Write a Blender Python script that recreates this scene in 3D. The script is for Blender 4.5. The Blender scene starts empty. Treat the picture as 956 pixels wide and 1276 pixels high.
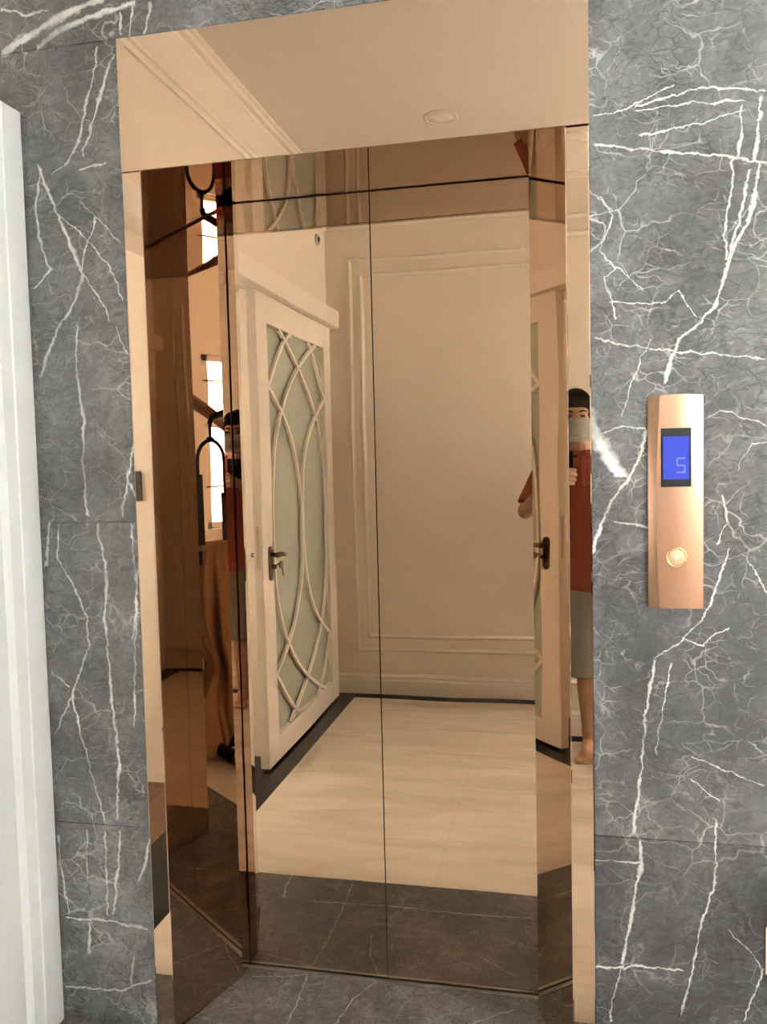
import bpy, bmesh, math, random
import numpy as np
from mathutils import Vector, Matrix

random.seed(7)
SC = bpy.context.scene
COL = SC.collection
R = math.radians

# ------------------------------------------------------------------ camera
CAM = (0.0, -1.8588, 1.412)
YAW, PITCH, ROLL = 0.2125, 0.0625, -0.0234
FPX = 1050.0                                   # focal length for a 956 x 1276 frame
cd = bpy.data.cameras.new('camera')
cd.sensor_fit = 'VERTICAL'
cd.sensor_height = 36.0
cd.lens = FPX * 36.0 / 1276.0
cd.clip_start = 0.005
cam = bpy.data.objects.new('camera', cd)
COL.objects.link(cam)
cy, sy, cp, sp = math.cos(YAW), math.sin(YAW), math.cos(PITCH), math.sin(PITCH)
fw = Vector((-sy * cp, cy * cp, -sp))
rt = Vector((cy, sy, 0))
up = rt.cross(fw)
cr, sr = math.cos(ROLL), math.sin(ROLL)
r2 = cr * rt + sr * up
u2 = -sr * rt + cr * up
mw = Matrix((r2, u2, -fw)).transposed().to_4x4()
mw.translation = Vector(CAM)
cam.matrix_world = mw
SC.camera = cam

# ------------------------------------------------------------------ view, sky, daylight
SC.view_settings.view_transform = 'Standard'
SC.view_settings.look = 'None'
SC.view_settings.exposure = 1.2
SC.view_settings.gamma = 1.0
SC.view_settings.use_curve_mapping = False
SC.cycles.max_bounces = 12
SC.cycles.glossy_bounces = 8
SC.cycles.diffuse_bounces = 5
SC.cycles.transparent_max_bounces = 12
W = bpy.data.worlds.new('sky')
SC.world = W
W.use_nodes = True
bg = W.node_tree.nodes['Background']
bg.inputs[0].default_value = (1.0, 0.99, 0.97, 1)
bg.inputs[1].default_value = 4.0


def daylight(name, loc, rot, sx, sy_, power, col=(1, 1, 1), spread=180):
    l = bpy.data.lights.new(name, 'AREA')
    l.shape = 'RECTANGLE'
    l.size = sx
    l.size_y = sy_
    l.energy = power
    l.color = col
    l.spread = R(spread)
    o = bpy.data.objects.new(name, l)
    o.location = loc
    o.rotation_euler = rot
    COL.objects.link(o)
    return o


# daylight entering through window openings, some unseen and added for their light (each lamp fills its window opening from outside)
daylight('window_daylight', (2.56, -1.655, 1.56), (0, R(90), 0), 1.20, 0.76, 60, (0.96, 0.985, 1.0))
daylight('added_rear_light', (1.93, -4.06, 2.05), (R(90), 0, 0), 0.8, 1.3, 66, (0.93, 0.975, 1.0))  # lamp at an unseen rear window, both added for more light
daylight('added_stair_light', (1.9, 1.36, 2.5), (R(-90), 0, 0), 0.8, 0.9, 34, (0.97, 0.985, 1.0))  # lamp at an unseen window over the stairs, added to brighten the back wall
daylight('side_room_daylight', (-3.56, -0.75, 1.55), (0, R(-90), 0), 1.25, 0.95, 25, (0.90, 0.97, 1.0))

# ------------------------------------------------------------------ node helpers


def new_mat(name):
    m = bpy.data.materials.new(name)
    m.use_nodes = True
    nt = m.node_tree
    return m, nt, nt.nodes['Principled BSDF']


def node(nt, typ, ins=None, **kw):
    n = nt.nodes.new(typ)
    for k, v in kw.items():
        setattr(n, k, v)
    if ins:
        for k, v in ins.items():
            if hasattr(v, 'type') and hasattr(v, 'is_linked'):
                nt.links.new(v, n.inputs[k])
            else:
                n.inputs[k].default_value = v
    return n


def math_(nt, op, a, b=None, c=None, clamp=False):
    n = nt.nodes.new('ShaderNodeMath')
    n.operation = op
    n.use_clamp = clamp
    for i, v in enumerate((a, b, c)):
        if v is None:
            continue
        if isinstance(v, (int, float)):
            n.inputs[i].default_value = v
        else:
            nt.links.new(v, n.inputs[i])
    return n.outputs[0]


def maprange(nt, v, a, b, c, d, interp='LINEAR'):
    n = nt.nodes.new('ShaderNodeMapRange')
    n.interpolation_type = interp
    nt.links.new(v, n.inputs[0])
    for i, x in enumerate((a, b, c, d)):
        if isinstance(x, (int, float)):
            n.inputs[i + 1].default_value = x
        else:
            nt.links.new(x, n.inputs[i + 1])
    return n.outputs[0]


def ramp(nt, v, stops):
    n = nt.nodes.new('ShaderNodeValToRGB')
    e = n.color_ramp.elements
    while len(e) > 1:
        e.remove(e[-1])
    e[0].position = stops[0][0]
    e[0].color = (*stops[0][1], 1)
    for p, c in stops[1:]:
        x = e.new(p)
        x.color = (*c, 1)
    nt.links.new(v, n.inputs[0])
    return n.outputs[0]


def mixc(nt, f, a, b, blend='MIX'):
    n = nt.nodes.new('ShaderNodeMix')
    n.data_type = 'RGBA'
    n.blend_type = blend
    for s, v in ((n.inputs[0], f), (n.inputs[6], a), (n.inputs[7], b)):
        if isinstance(v, (int, float)):
            s.default_value = v
        elif isinstance(v, tuple):
            s.default_value = (*v, 1)
        else:
            nt.links.new(v, s)
    return n.outputs[2]


def noise(nt, vec, scale, detail=4, rough=0.55, dist=0.0):
    return node(nt, 'ShaderNodeTexNoise', {'Vector': vec, 'Scale': scale, 'Detail': detail, 'Roughness': rough, 'Distortion': dist})


def plain(name, col, rough=0.5, metal=0.0, var=0.06, scale=20.0, bump=0.0, spec=None, bscale=None):
    """one colour with a little procedural tonal grain and relief"""
    m, nt, b = new_mat(name)
    tc = node(nt, 'ShaderNodeNewGeometry').outputs['Position']
    n = noise(nt, tc, scale, 3)
    c0 = tuple(max(0, c * (1 - var)) for c in col)
    c1 = tuple(min(1, c * (1 + var)) for c in col)
    nt.links.new(ramp(nt, n.outputs['Fac'], [(0.3, c0), (0.7, c1)]), b.inputs['Base Color'])
    b.inputs['Roughness'].default_value = rough
    b.inputs['Metallic'].default_value = metal
    if spec is not None:
        b.inputs['Specular IOR Level'].default_value = spec
    if bump:
        n2 = noise(nt, tc, bscale or scale * 4, 4)
        bp = node(nt, 'ShaderNodeBump', {'Strength': bump, 'Distance': 0.002, 'Height': n2.outputs['Fac']})
        nt.links.new(bp.outputs[0], b.inputs['Normal'])
    return m


def marble(name, veins, tone=1.0, horiz=False, rough=0.07, tint=(0.985, 1.0, 1.03), net=1.0, vein_tone=1.0, cloud=None):
    """grey marble: mottled ground, dark crazing, fine white network, and the big veins as curves in the slab's plane"""
    m, nt, b = new_mat(name)
    pos = node(nt, 'ShaderNodeNewGeometry').outputs['Position']
    w1 = noise(nt, pos, 7.0, 3)
    w2 = noise(nt, pos, 42.0, 2)
    wv = node(nt, 'ShaderNodeVectorMath', {0: w1.outputs['Color'], 1: (0.5, 0.5, 0.5)}, operation='SUBTRACT').outputs[0]
    wv2 = node(nt, 'ShaderNodeVectorMath', {0: w2.outputs['Color'], 1: (0.5, 0.5, 0.5)}, operation='SUBTRACT').outputs[0]
    warped = node(nt, 'ShaderNodeVectorMath', {0: wv, 1: (0.11, 0.11, 0.11), 2: pos}, operation='MULTIPLY_ADD').outputs[0]
    warped = node(nt, 'ShaderNodeVectorMath', {0: wv2, 1: (0.012, 0.012, 0.012), 2: warped}, operation='MULTIPLY_ADD').outputs[0]
    # ground: blotches and fine mottling of light and dark grey
    g1 = noise(nt, warped, 2.4, 4, 0.62)
    g2 = noise(nt, pos, 21.0, 8, 0.70, 0.9)
    g3 = noise(nt, pos, 95.0, 5, 0.65)
    f = math_(nt, 'MULTIPLY_ADD', g1.outputs['Fac'], 0.48, math_(nt, 'MULTIPLY', g2.outputs['Fac'], 0.38))
    f = math_(nt, 'MULTIPLY_ADD', g3.outputs['Fac'], 0.14, f)
    t = tone

    def gy(v, warm=0.0):
        return (v * t * tint[0] * (1 + warm), v * t * tint[1], v * t * tint[2] * (1 - warm))
    base = ramp(nt, f, [(0.37, gy(0.078)), (0.45, gy(0.142, 0.01)), (0.52, gy(0.20)), (0.61, gy(0.34))])
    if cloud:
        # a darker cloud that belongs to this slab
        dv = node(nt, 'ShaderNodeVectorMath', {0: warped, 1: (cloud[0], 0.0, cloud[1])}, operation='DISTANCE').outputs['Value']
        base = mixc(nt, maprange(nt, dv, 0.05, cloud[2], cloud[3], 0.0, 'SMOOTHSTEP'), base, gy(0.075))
    # angular pale clasts
    vc = node(nt, 'ShaderNodeTexVoronoi', {'Vector': warped, 'Scale': 15.0}, feature='F1')
    cs = node(nt, 'ShaderNodeSeparateColor', {0: vc.outputs['Color']})
    kc = maprange(nt, noise(nt, pos, 4.0, 3, 0.6).outputs['Fac'], 0.50, 0.66, 0.0, 0.55)
    base = mixc(nt, math_(nt, 'MULTIPLY', math_(nt, 'GREATER_THAN', cs.outputs[0], 0.55), kc), base, gy(0.27))
    # dark broken crazing at two sizes, and short slanting strokes
    for sc_, wd_, lo_, hi_, am_, seed in ((17.0, 0.040, 0.44, 0.56, 0.85, 0.0), (38.0, 0.070, 0.44, 0.57, 0.80, 3.7)):
        sh_v = node(nt, 'ShaderNodeVectorMath', {0: warped, 1: (seed, seed, seed)}, operation='ADD').outputs[0]
        an = node(nt, 'ShaderNodeMapping', {'Vector': sh_v, 'Rotation': (0, R(33 if seed else -41), 0) if not horiz else (0, 0, R(33)), 'Scale': (1.0, 1.0, 2.1) if not horiz else (1.0, 2.0, 1.0)})
        v1 = node(nt, 'ShaderNodeTexVoronoi', {'Vector': an.outputs[0], 'Scale': sc_}, feature='DISTANCE_TO_EDGE')
        d1 = maprange(nt, v1.outputs['Distance'], 0.0, wd_, 1.0, 0.0)
        k1 = maprange(nt, noise(nt, sh_v, sc_ * 0.42, 4, 0.6).outputs['Fac'], lo_, hi_, 0.0, am_)
        base = mixc(nt, math_(nt, 'MULTIPLY', d1, k1), base, gy(0.070))
    mpd = node(nt, 'ShaderNodeMapping', {'Vector': warped, 'Rotation': (0, R(-38), 0) if not horiz else (0, 0, R(35)), 'Scale': (26.0, 26.0, 95.0) if not horiz else (26.0, 95.0, 26.0)})
    st = noise(nt, mpd.outputs[0], 1.0, 3, 0.6)
    base = mixc(nt, math_(nt, 'MULTIPLY', maprange(nt, st.outputs['Fac'], 0.58, 0.65, 0.0, 0.75), maprange(nt, g1.outputs['Fac'], 0.42, 0.58, 1.0, 0.15)), base, gy(0.065))
    # fine pale network, stretched along the bedding
    mp = node(nt, 'ShaderNodeMapping', {'Vector': warped, 'Scale': (1.0, 1.0, 1.5) if not horiz else (1.3, 1.0, 1.0)})
    for sc_, wd_, lo_, hi_, am_ in ((6.5, 0.015, 0.45, 0.60, 0.80), (13.0, 0.022, 0.47, 0.62, 0.72), (27.0, 0.034, 0.50, 0.66, 0.55)):
        v2 = node(nt, 'ShaderNodeTexVoronoi', {'Vector': mp.outputs[0], 'Scale': sc_}, feature='DISTANCE_TO_EDGE')
        d2 = maprange(nt, v2.outputs['Distance'], 0.003, wd_, 1.0, 0.0)
        k2 = maprange(nt, noise(nt, pos, sc_ * 0.7, 5, 0.6).outputs['Fac'], lo_, hi_, 0.0, am_ * net)
        base = mixc(nt, math_(nt, 'MULTIPLY', d2, k2), base, (0.52, 0.52, 0.51))
    # big veins
    jit = noise(nt, pos, 30.0, 5, 0.68)
    js = node(nt, 'ShaderNodeSeparateXYZ', {0: jit.outputs['Color']})
    ps = node(nt, 'ShaderNodeSeparateXYZ', {0: pos})
    ax = math_(nt, 'MULTIPLY_ADD', math_(nt, 'SUBTRACT', js.outputs[0], 0.5), 0.024, ps.outputs[0])
    second = ps.outputs[1] if horiz else ps.outputs[2]
    az = math_(nt, 'MULTIPLY_ADD', math_(nt, 'SUBTRACT', js.outputs[1], 0.5), 0.024, second)
    wn = maprange(nt, noise(nt, pos, 17.0, 4, 0.6).outputs['Fac'], 0.32, 0.68, 0.30, 1.55)
    total = None
    for wmm, pts in veins:
        P = [(a / 1000.0, c / 1000.0) for a, c in pts]
        vert = abs(P[0][1] - P[-1][1]) >= abs(P[0][0] - P[-1][0])
        q = [(c, a) if vert else (a, c) for a, c in P]           # (along, across)
        q.sort()
        lo, hi = q[0][0], q[-1][0]
        amin = min(a for _, a in q) - 0.001
        amax = max(a for _, a in q) + 0.001
        along, across = (az, ax) if vert else (ax, az)
        tt = math_(nt, 'DIVIDE', math_(nt, 'SUBTRACT', along, lo), hi - lo)
        fc = nt.nodes.new('ShaderNodeFloatCurve')
        cv = fc.mapping.curves[0]
        last = -1
        pl = []
        for c, a in q:
            s = (c - lo) / (hi - lo)
            if s - last < 0.004:
                continue
            last = s
            pl.append((s, (a - amin) / (amax - amin)))
        while len(cv.points) < len(pl):
            cv.points.new(0.5, 0.5)
        for pt, (s, v) in zip(cv.points, pl):
            pt.location = (s, v)
            pt.handle_type = 'VECTOR'
        fc.mapping.update()
        nt.links.new(tt, fc.inputs['Value'])
        cen = math_(nt, 'MULTIPLY_ADD', fc.outputs[0], amax - amin, amin)
        dd = math_(nt, 'ABSOLUTE', math_(nt, 'SUBTRACT', across, cen))
        hw = math_(nt, 'MULTIPLY', wn, wmm * 0.001)
        near = maprange(nt, math_(nt, 'DIVIDE', dd, hw), 0.35, 1.0, 1.0, 0.0)
        ends = math_(nt, 'MULTIPLY', math_(nt, 'MULTIPLY', tt, math_(nt, 'SUBTRACT', 1.0, tt)), 60.0, clamp=True)
        ends = math_(nt, 'MAXIMUM', ends, 0.0)
        mk = math_(nt, 'MULTIPLY', near, ends)
        total = mk if total is None else math_(nt, 'MAXIMUM', total, mk)
    if total is not None:
        mo = maprange(nt, noise(nt, pos, 9.0, 6, 0.7).outputs['Fac'], 0.36, 0.56, 0.35, 0.95)
        base = mixc(nt, math_(nt, 'MULTIPLY', total, mo), base, (0.74 * vein_tone, 0.74 * vein_tone, 0.72 * vein_tone))
    nt.links.new(base, b.inputs['Base Color'])
    b.inputs['Roughness'].default_value = rough
    b.inputs['Specular IOR Level'].default_value = 0.5
    return m
VEINS_LEFT = [(5.7, [(-1018, 2372), (-1046, 2326), (-1061, 2276), (-1080, 2232), (-1093, 2193), (-1111, 2165), (-1110, 2144)]), (3.8, [(-1062, 2397), (-1075, 2329), (-1102, 2257), (-1121, 2183), (-1150, 2141), (-1199, 2110)]), (5.8, [(-1232, 2141), (-1215, 2087), (-1189, 2020), (-1160, 1957), (-1143, 1909), (-1126, 1875), (-1141, 1831), (-1162, 1790), (-1192, 1757), (-1233, 1688), (-1258, 1623)]), (3.9, [(-1230, 2112), (-1245, 2025), (-1236, 1957), (-1221, 1903), (-1209, 1890), (-1241, 1862), (-1264, 1846)]), (2.4, [(-1128, 1875), (-1100, 1835), (-1075, 1798), (-1061, 1757)]), (2.4, [(-1189, 2020), (-1139, 1980), (-1107, 1947), (-1057, 1886), (-1022, 1800)]), (2.4, [(-1123, 2048), (-1110, 2025), (-1066, 1986), (-1022, 1935)]), (2.4, [(-1088, 2004), (-1098, 1966), (-1124, 1913), (-1126, 1875)]), (2.9, [(-1126, 2118), (-1088, 2120), (-1052, 2128)]), (3.9, [(-1147, 1755), (-1155, 1630), (-1141, 1525), (-1149, 1418), (-1144, 1289)]), (2.4, [(-1045, 1743), (-1034, 1708), (-1019, 1677)]), (3.9, [(-1014, 1461), (-1034, 1361), (-1050, 1288)]), (5.0, [(-1246, 1277), (-1258, 1218), (-1265, 1166)]), (3.0, [(-1224, 1277), (-1231, 1188), (-1194, 1126), (-1157, 1036), (-1156, 968), (-1209, 841), (-1186, 730), (-1135, 536), (-1134, 515)]), (4.9, [(-1119, 1277), (-1098, 1146), (-1109, 1037), (-1099, 832), (-1088, 680), (-1100, 522)]), (2.9, [(-1027, 1276), (-1026, 1202), (-1019, 1121), (-1031, 957), (-1042, 765)]), (2.5, [(-1266, 902), (-1214, 863)]), (2.5, [(-1209, 841), (-1259, 741)]), (2.6, [(-1266, 481), (-1264, 397), (-1245, 271)]), (2.5, [(-1184, 497), (-1191, 362)]), (2.5, [(-1135, 501), (-1137, 281)]), (4.0, [(-1093, 504), (-1102, 411), (-1121, 282)]), (4.0, [(-1259, 261), (-1146, 267), (-1026, 256)]), (4.0, [(-1010, 500), (-1025, 427), (-1049, 374)]), (4.1, [(-1187, 257), (-1196, 172)]), (4.0, [(-1070, 185), (-1081, 100)]), (3.0, [(-1264, 79), (-1110, 86), (-1021, 124)]), (2.9, [(-1036, 981), (-998, 1295), (-1029, 1373)]), (4.6, [(-923, 2480), (-931, 2445), (-940, 2407)]), (3.7, [(-968, 2472), (-981, 2409)]), (3.7, [(-1001, 2464), (-1001, 2411)]), (13.3, [(-1319, 2410), (-1252, 2435), (-1186, 2464), (-1101, 2489), (-1038, 2504)]), (8.5, [(-1222, 2409), (-1167, 2439), (-1081, 2465), (-957, 2481)]), (3.8, [(-1313, 2513), (-1249, 2490), (-1185, 2493)])]
VEINS_RIGHT = [(4.9, [(393, 2124), (387, 2048), (381, 1996), (390, 1986), (381, 1924), (368, 1871), (345, 1831), (328, 1784), (307, 1712), (276, 1677), (239, 1648), (223, 1618), (209, 1553)]), (5.1, [(170, 1462), (160, 1417), (144, 1373), (102, 1316), (74, 1259), (56, 1199)]), (4.1, [(372, 1980), (357, 1899), (328, 1792)]), (3.3, [(358, 2111), (355, 2046), (348, 2004), (337, 2000), (340, 1952), (328, 1904), (325, 1851), (328, 1802)]), (3.3, [(66, 2058), (145, 2043), (240, 2023), (322, 2010), (404, 1988)]), (2.5, [(67, 2115), (125, 2124), (229, 2161)]), (2.4, [(146, 2127), (276, 2150), (403, 2129)]), (2.4, [(156, 2066), (286, 2080), (367, 2100)]), (2.0, [(147, 2117), (257, 2122), (364, 2116)]), (2.5, [(78, 1950), (105, 1908), (88, 1869), (77, 1839), (110, 1799), (86, 1782), (98, 1743), (109, 1696)]), (2.1, [(110, 1804), (138, 1780), (165, 1749)]), (2.1, [(95, 1732), (204, 1722), (233, 1745)]), (2.1, [(233, 1745), (251, 1719), (269, 1690)]), (2.5, [(63, 1661), (112, 1642), (222, 1624), (406, 1597)]), (21.4, [(42, 1515), (65, 1457), (88, 1412), (117, 1363)]), (3.4, [(334, 1209), (315, 1143), (296, 1089), (269, 1045), (242, 1014), (183, 973)]), (3.5, [(186, 973), (176, 910), (166, 846), (159, 759), (152, 681), (138, 585)]), (4.4, [(153, 572), (154, 514), (137, 410), (122, 335), (114, 285)]), (2.2, [(114, 285), (94, 205), (87, 147)]), (2.1, [(219, 963), (203, 876), (186, 761)]), (2.6, [(310, 631), (308, 497), (277, 373), (238, 178)]), (2.6, [(405, 313), (386, 248), (367, 186)]), (2.1, [(334, 386), (370, 350), (409, 306)]), (5.3, [(58, 275), (87, 275), (118, 282)]), (3.5, [(115, 276), (156, 290), (184, 285), (244, 285)]), (2.2, [(55, 517), (152, 521)]), (2.1, [(258, 765), (324, 740), (407, 703)]), (2.1, [(258, 715), (285, 691), (315, 668)]), (2.5, [(239, 1017), (284, 1001), (308, 1032), (336, 1040)]), (2.5, [(291, 1483), (315, 1497), (359, 1481), (406, 1463)]), (2.1, [(320, 1325), (331, 1274), (312, 1216)]), (2.1, [(359, 1199), (383, 1165), (408, 1115)]), (2.1, [(62, 1453), (120, 1467), (170, 1464)]), (2.1, [(102, 1268), (143, 1262), (173, 1255)]), (2.1, [(351, 1374), (376, 1429), (406, 1425)]), (1.7, [(180, 1654), (145, 1572), (120, 1489)])]

FLOOR_VEINS = [(4.0, [(-925, -213), (-921, -150), (-905, -60)]), (2.2, [(-576, 95), (-556, 198), (-511, 286)]),
               (2.0, [(-705, -190), (-698, 0), (-695, 140), (-707, 290)]), (3.0, [(-822, -55), (-565, -70), (-300, -62), (-98, -75)]),
               (2.0, [(-850, 245), (-760, 262), (-706, 280)]), (2.0, [(-330, 80), (-250, 150), (-140, 230)])]

# ------------------------------------------------------------------ materials
M = {}
M['marble_left'] = marble('grey_marble_left', VEINS_LEFT, tone=0.74, net=0.75)
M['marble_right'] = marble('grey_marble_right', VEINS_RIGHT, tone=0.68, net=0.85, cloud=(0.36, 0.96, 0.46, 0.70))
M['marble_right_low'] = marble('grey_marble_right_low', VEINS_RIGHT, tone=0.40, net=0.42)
M['marble_floor'] = marble('grey_marble_floor', FLOOR_VEINS, tone=0.60, horiz=True, rough=0.09, tint=(1.05, 1.0, 0.93), net=0.3, vein_tone=0.62)


def mirror_mat(name, col, rough):
    m, nt, b = new_mat(name)
    b.inputs['Base Color'].default_value = (*col, 1)
    b.inputs['Metallic'].default_value = 1.0
    b.inputs['Roughness'].default_value = rough
    pos = node(nt, 'ShaderNodeNewGeometry').outputs['Position']
    n = noise(nt, pos, 3.2, 1)
    bp = node(nt, 'ShaderNodeBump', {'Strength': 0.02, 'Distance': 0.02, 'Height': n.outputs['Fac']})
    nt.links.new(bp.outputs[0], b.inputs['Normal'])
    return m


M['bronze'] = mirror_mat('bronze_mirror_steel', (0.535, 0.398, 0.292), 0.004)
M['bronze_front'] = mirror_mat('rose_gold_mirror_steel', (0.535, 0.402, 0.298), 0.004)
M['panel_gold'] = plain('rose_gold_satin_metal', (0.43, 0.262, 0.175), 0.27, 1.0, 0.03, 8)
M['gap'] = plain('dark_gap', (0.012, 0.008, 0.006), 0.7)
M['alu'] = plain('aluminium_sill', (0.40, 0.42, 0.40), 0.4, 1.0)
M['white'] = plain('white_gloss_paint', (0.80, 0.84, 0.85), 0.28, 0, 0.01, 5)
M['cream'] = plain('cream_wall_paint', (0.80, 0.74, 0.655), 0.55, 0, 0.015, 4)
M['cream_trim'] = plain('cream_satin_paint', (0.84, 0.80, 0.73), 0.35, 0, 0.01, 4)
M['ceiling'] = plain('white_ceiling_paint', (0.75, 0.725, 0.69), 0.7, 0, 0.01, 4)
M['black_tile'] = plain('black_polished_tile', (0.008, 0.008, 0.008), 0.09, 0, 0.2, 12, spec=0.18)
M['chrome'] = plain('dark_brass', (0.20, 0.155, 0.105), 0.30, 1.0)
M['lockplate'] = plain('pale_brass_plate', (0.66, 0.58, 0.47), 0.45, 0.0)
M['steel'] = plain('brushed_steel', (0.50, 0.49, 0.47), 0.4, 0.3)
M['black'] = plain('black_plastic', (0.012, 0.012, 0.014), 0.35, spec=0.25)
M['dark_switch'] = plain('dark_switch_plate', (0.05, 0.047, 0.045), 0.3)
M['gold'] = plain('pale_gold', (0.74, 0.56, 0.32), 0.25, 1.0)
M['gold_face'] = plain('pale_gold_button', (0.58, 0.44, 0.25), 0.45, 0.35)
M['lens'] = plain('pale_green_icon', (0.72, 0.82, 0.62), 0.4)
M['rail_wood'] = plain('brown_handrail_wood', (0.19, 0.085, 0.045), 0.3, 0, 0.2, 14)
M['iron'] = plain('black_iron', (0.03, 0.028, 0.026), 0.45, 0.6)
M['grille'] = plain('bronze_painted_grille', (0.30, 0.20, 0.11), 0.5)
M['foam'] = plain('charcoal_foam', (0.035, 0.038, 0.042), 0.85, 0, 0.1, 40, 0.4)
M['brown_cloth'] = plain('ochre_brown_cloth', (0.40, 0.215, 0.095), 0.85, 0, 0.08, 16, 0.3)
M['skin'] = plain('skin', (0.442, 0.255, 0.17), 0.5, 0, 0.04, 20)
M['hair'] = plain('black_hair', (0.008, 0.0075, 0.0075), 0.75, 0, 0.2, 90, 0.6, 0.15)
M['shirt'] = plain('rust_red_polo', (0.264, 0.056, 0.029), 0.8, 0, 0.06, 18, 0.25)
M['shirt_dark'] = plain('dark_red_trim', (0.13, 0.035, 0.035), 0.8)
M['shorts'] = plain('khaki_grey_shorts', (0.23, 0.221, 0.191), 0.85, 0, 0.06, 18, 0.25)
M['mask'] = plain('pale_grey_face_mask', (0.56, 0.57, 0.55), 0.8, 0, 0.03, 30)
M['eye'] = plain('dark_eye', (0.02, 0.014, 0.012), 0.2)
M['downlight'] = plain('frosted_diffuser', (0.82, 0.80, 0.76), 0.4)


def beige_marble():
    m, nt, b = new_mat('beige_marble_tile')
    pos = node(nt, 'ShaderNodeNewGeometry').outputs['Position']
    mp = node(nt, 'ShaderNodeMapping', {'Vector': pos, 'Rotation': (0, 0, 0.35), 'Scale': (0.9, 4.2, 1.0)})
    n = noise(nt, mp.outputs[0], 1.7, 8, 0.6, 0.7)
    c = ramp(nt, n.outputs['Fac'], [(0.28, (0.56, 0.50, 0.42)), (0.5, (0.71, 0.645, 0.555)), (0.72, (0.82, 0.76, 0.68))])
    nt.links.new(c, b.inputs['Base Color'])
    b.inputs['Roughness'].default_value = 0.16
    return m


M['beige'] = beige_marble()


def wood_mat():
    m, nt, b = new_mat('brown_wood_plank')
    pos = node(nt, 'ShaderNodeNewGeometry').outputs['Position']
    mp = node(nt, 'ShaderNodeMapping', {'Vector': pos, 'Scale': (1.2, 14.0, 1.0)})
    n = noise(nt, mp.outputs[0], 2.2, 7, 0.6, 1.0)
    c = ramp(nt, n.outputs['Fac'], [(0.3, (0.085, 0.04, 0.018)), (0.7, (0.19, 0.095, 0.045))])
    nt.links.new(c, b.inputs['Base Color'])
    b.inputs['Roughness'].default_value = 0.3
    return m


M['wood'] = wood_mat()


def frosted():
    m, nt, b = new_mat('frosted_green_glass')
    b.inputs['Base Color'].default_value = (0.60, 0.66, 0.58, 1)
    b.inputs['Roughness'].default_value = 0.22
    b.inputs['Transmission Weight'].default_value = 0.25
    b.inputs['IOR'].default_value = 1.45
    return m


M['frosted'] = frosted()


def clear_glass():
    m, nt, b = new_mat('window_glass')
    b.inputs['Base Color'].default_value = (0.96, 0.98, 0.98, 1)
    b.inputs['Roughness'].default_value = 0.0
    b.inputs['Transmission Weight'].default_value = 1.0
    b.inputs['IOR'].default_value = 1.02
    return m


M['glass'] = clear_glass()


def emit(name, col, s):
    m, nt, b = new_mat(name)
    b.inputs['Base Color'].default_value = (0.02, 0.02, 0.03, 1)
    b.inputs['Emission Color'].default_value = (*col, 1)
    b.inputs['Emission Strength'].default_value = s
    b.inputs['Roughness'].default_value = 0.3
    b.inputs['Specular IOR Level'].default_value = 0.15
    return m


M['lcd'] = emit('blue_backlit_screen', (0.040, 0.085, 0.95), 0.36)
M['digit'] = emit('pale_blue_digit', (0.25, 0.38, 1.0), 0.44)

# ------------------------------------------------------------------ geometry helpers


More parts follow.
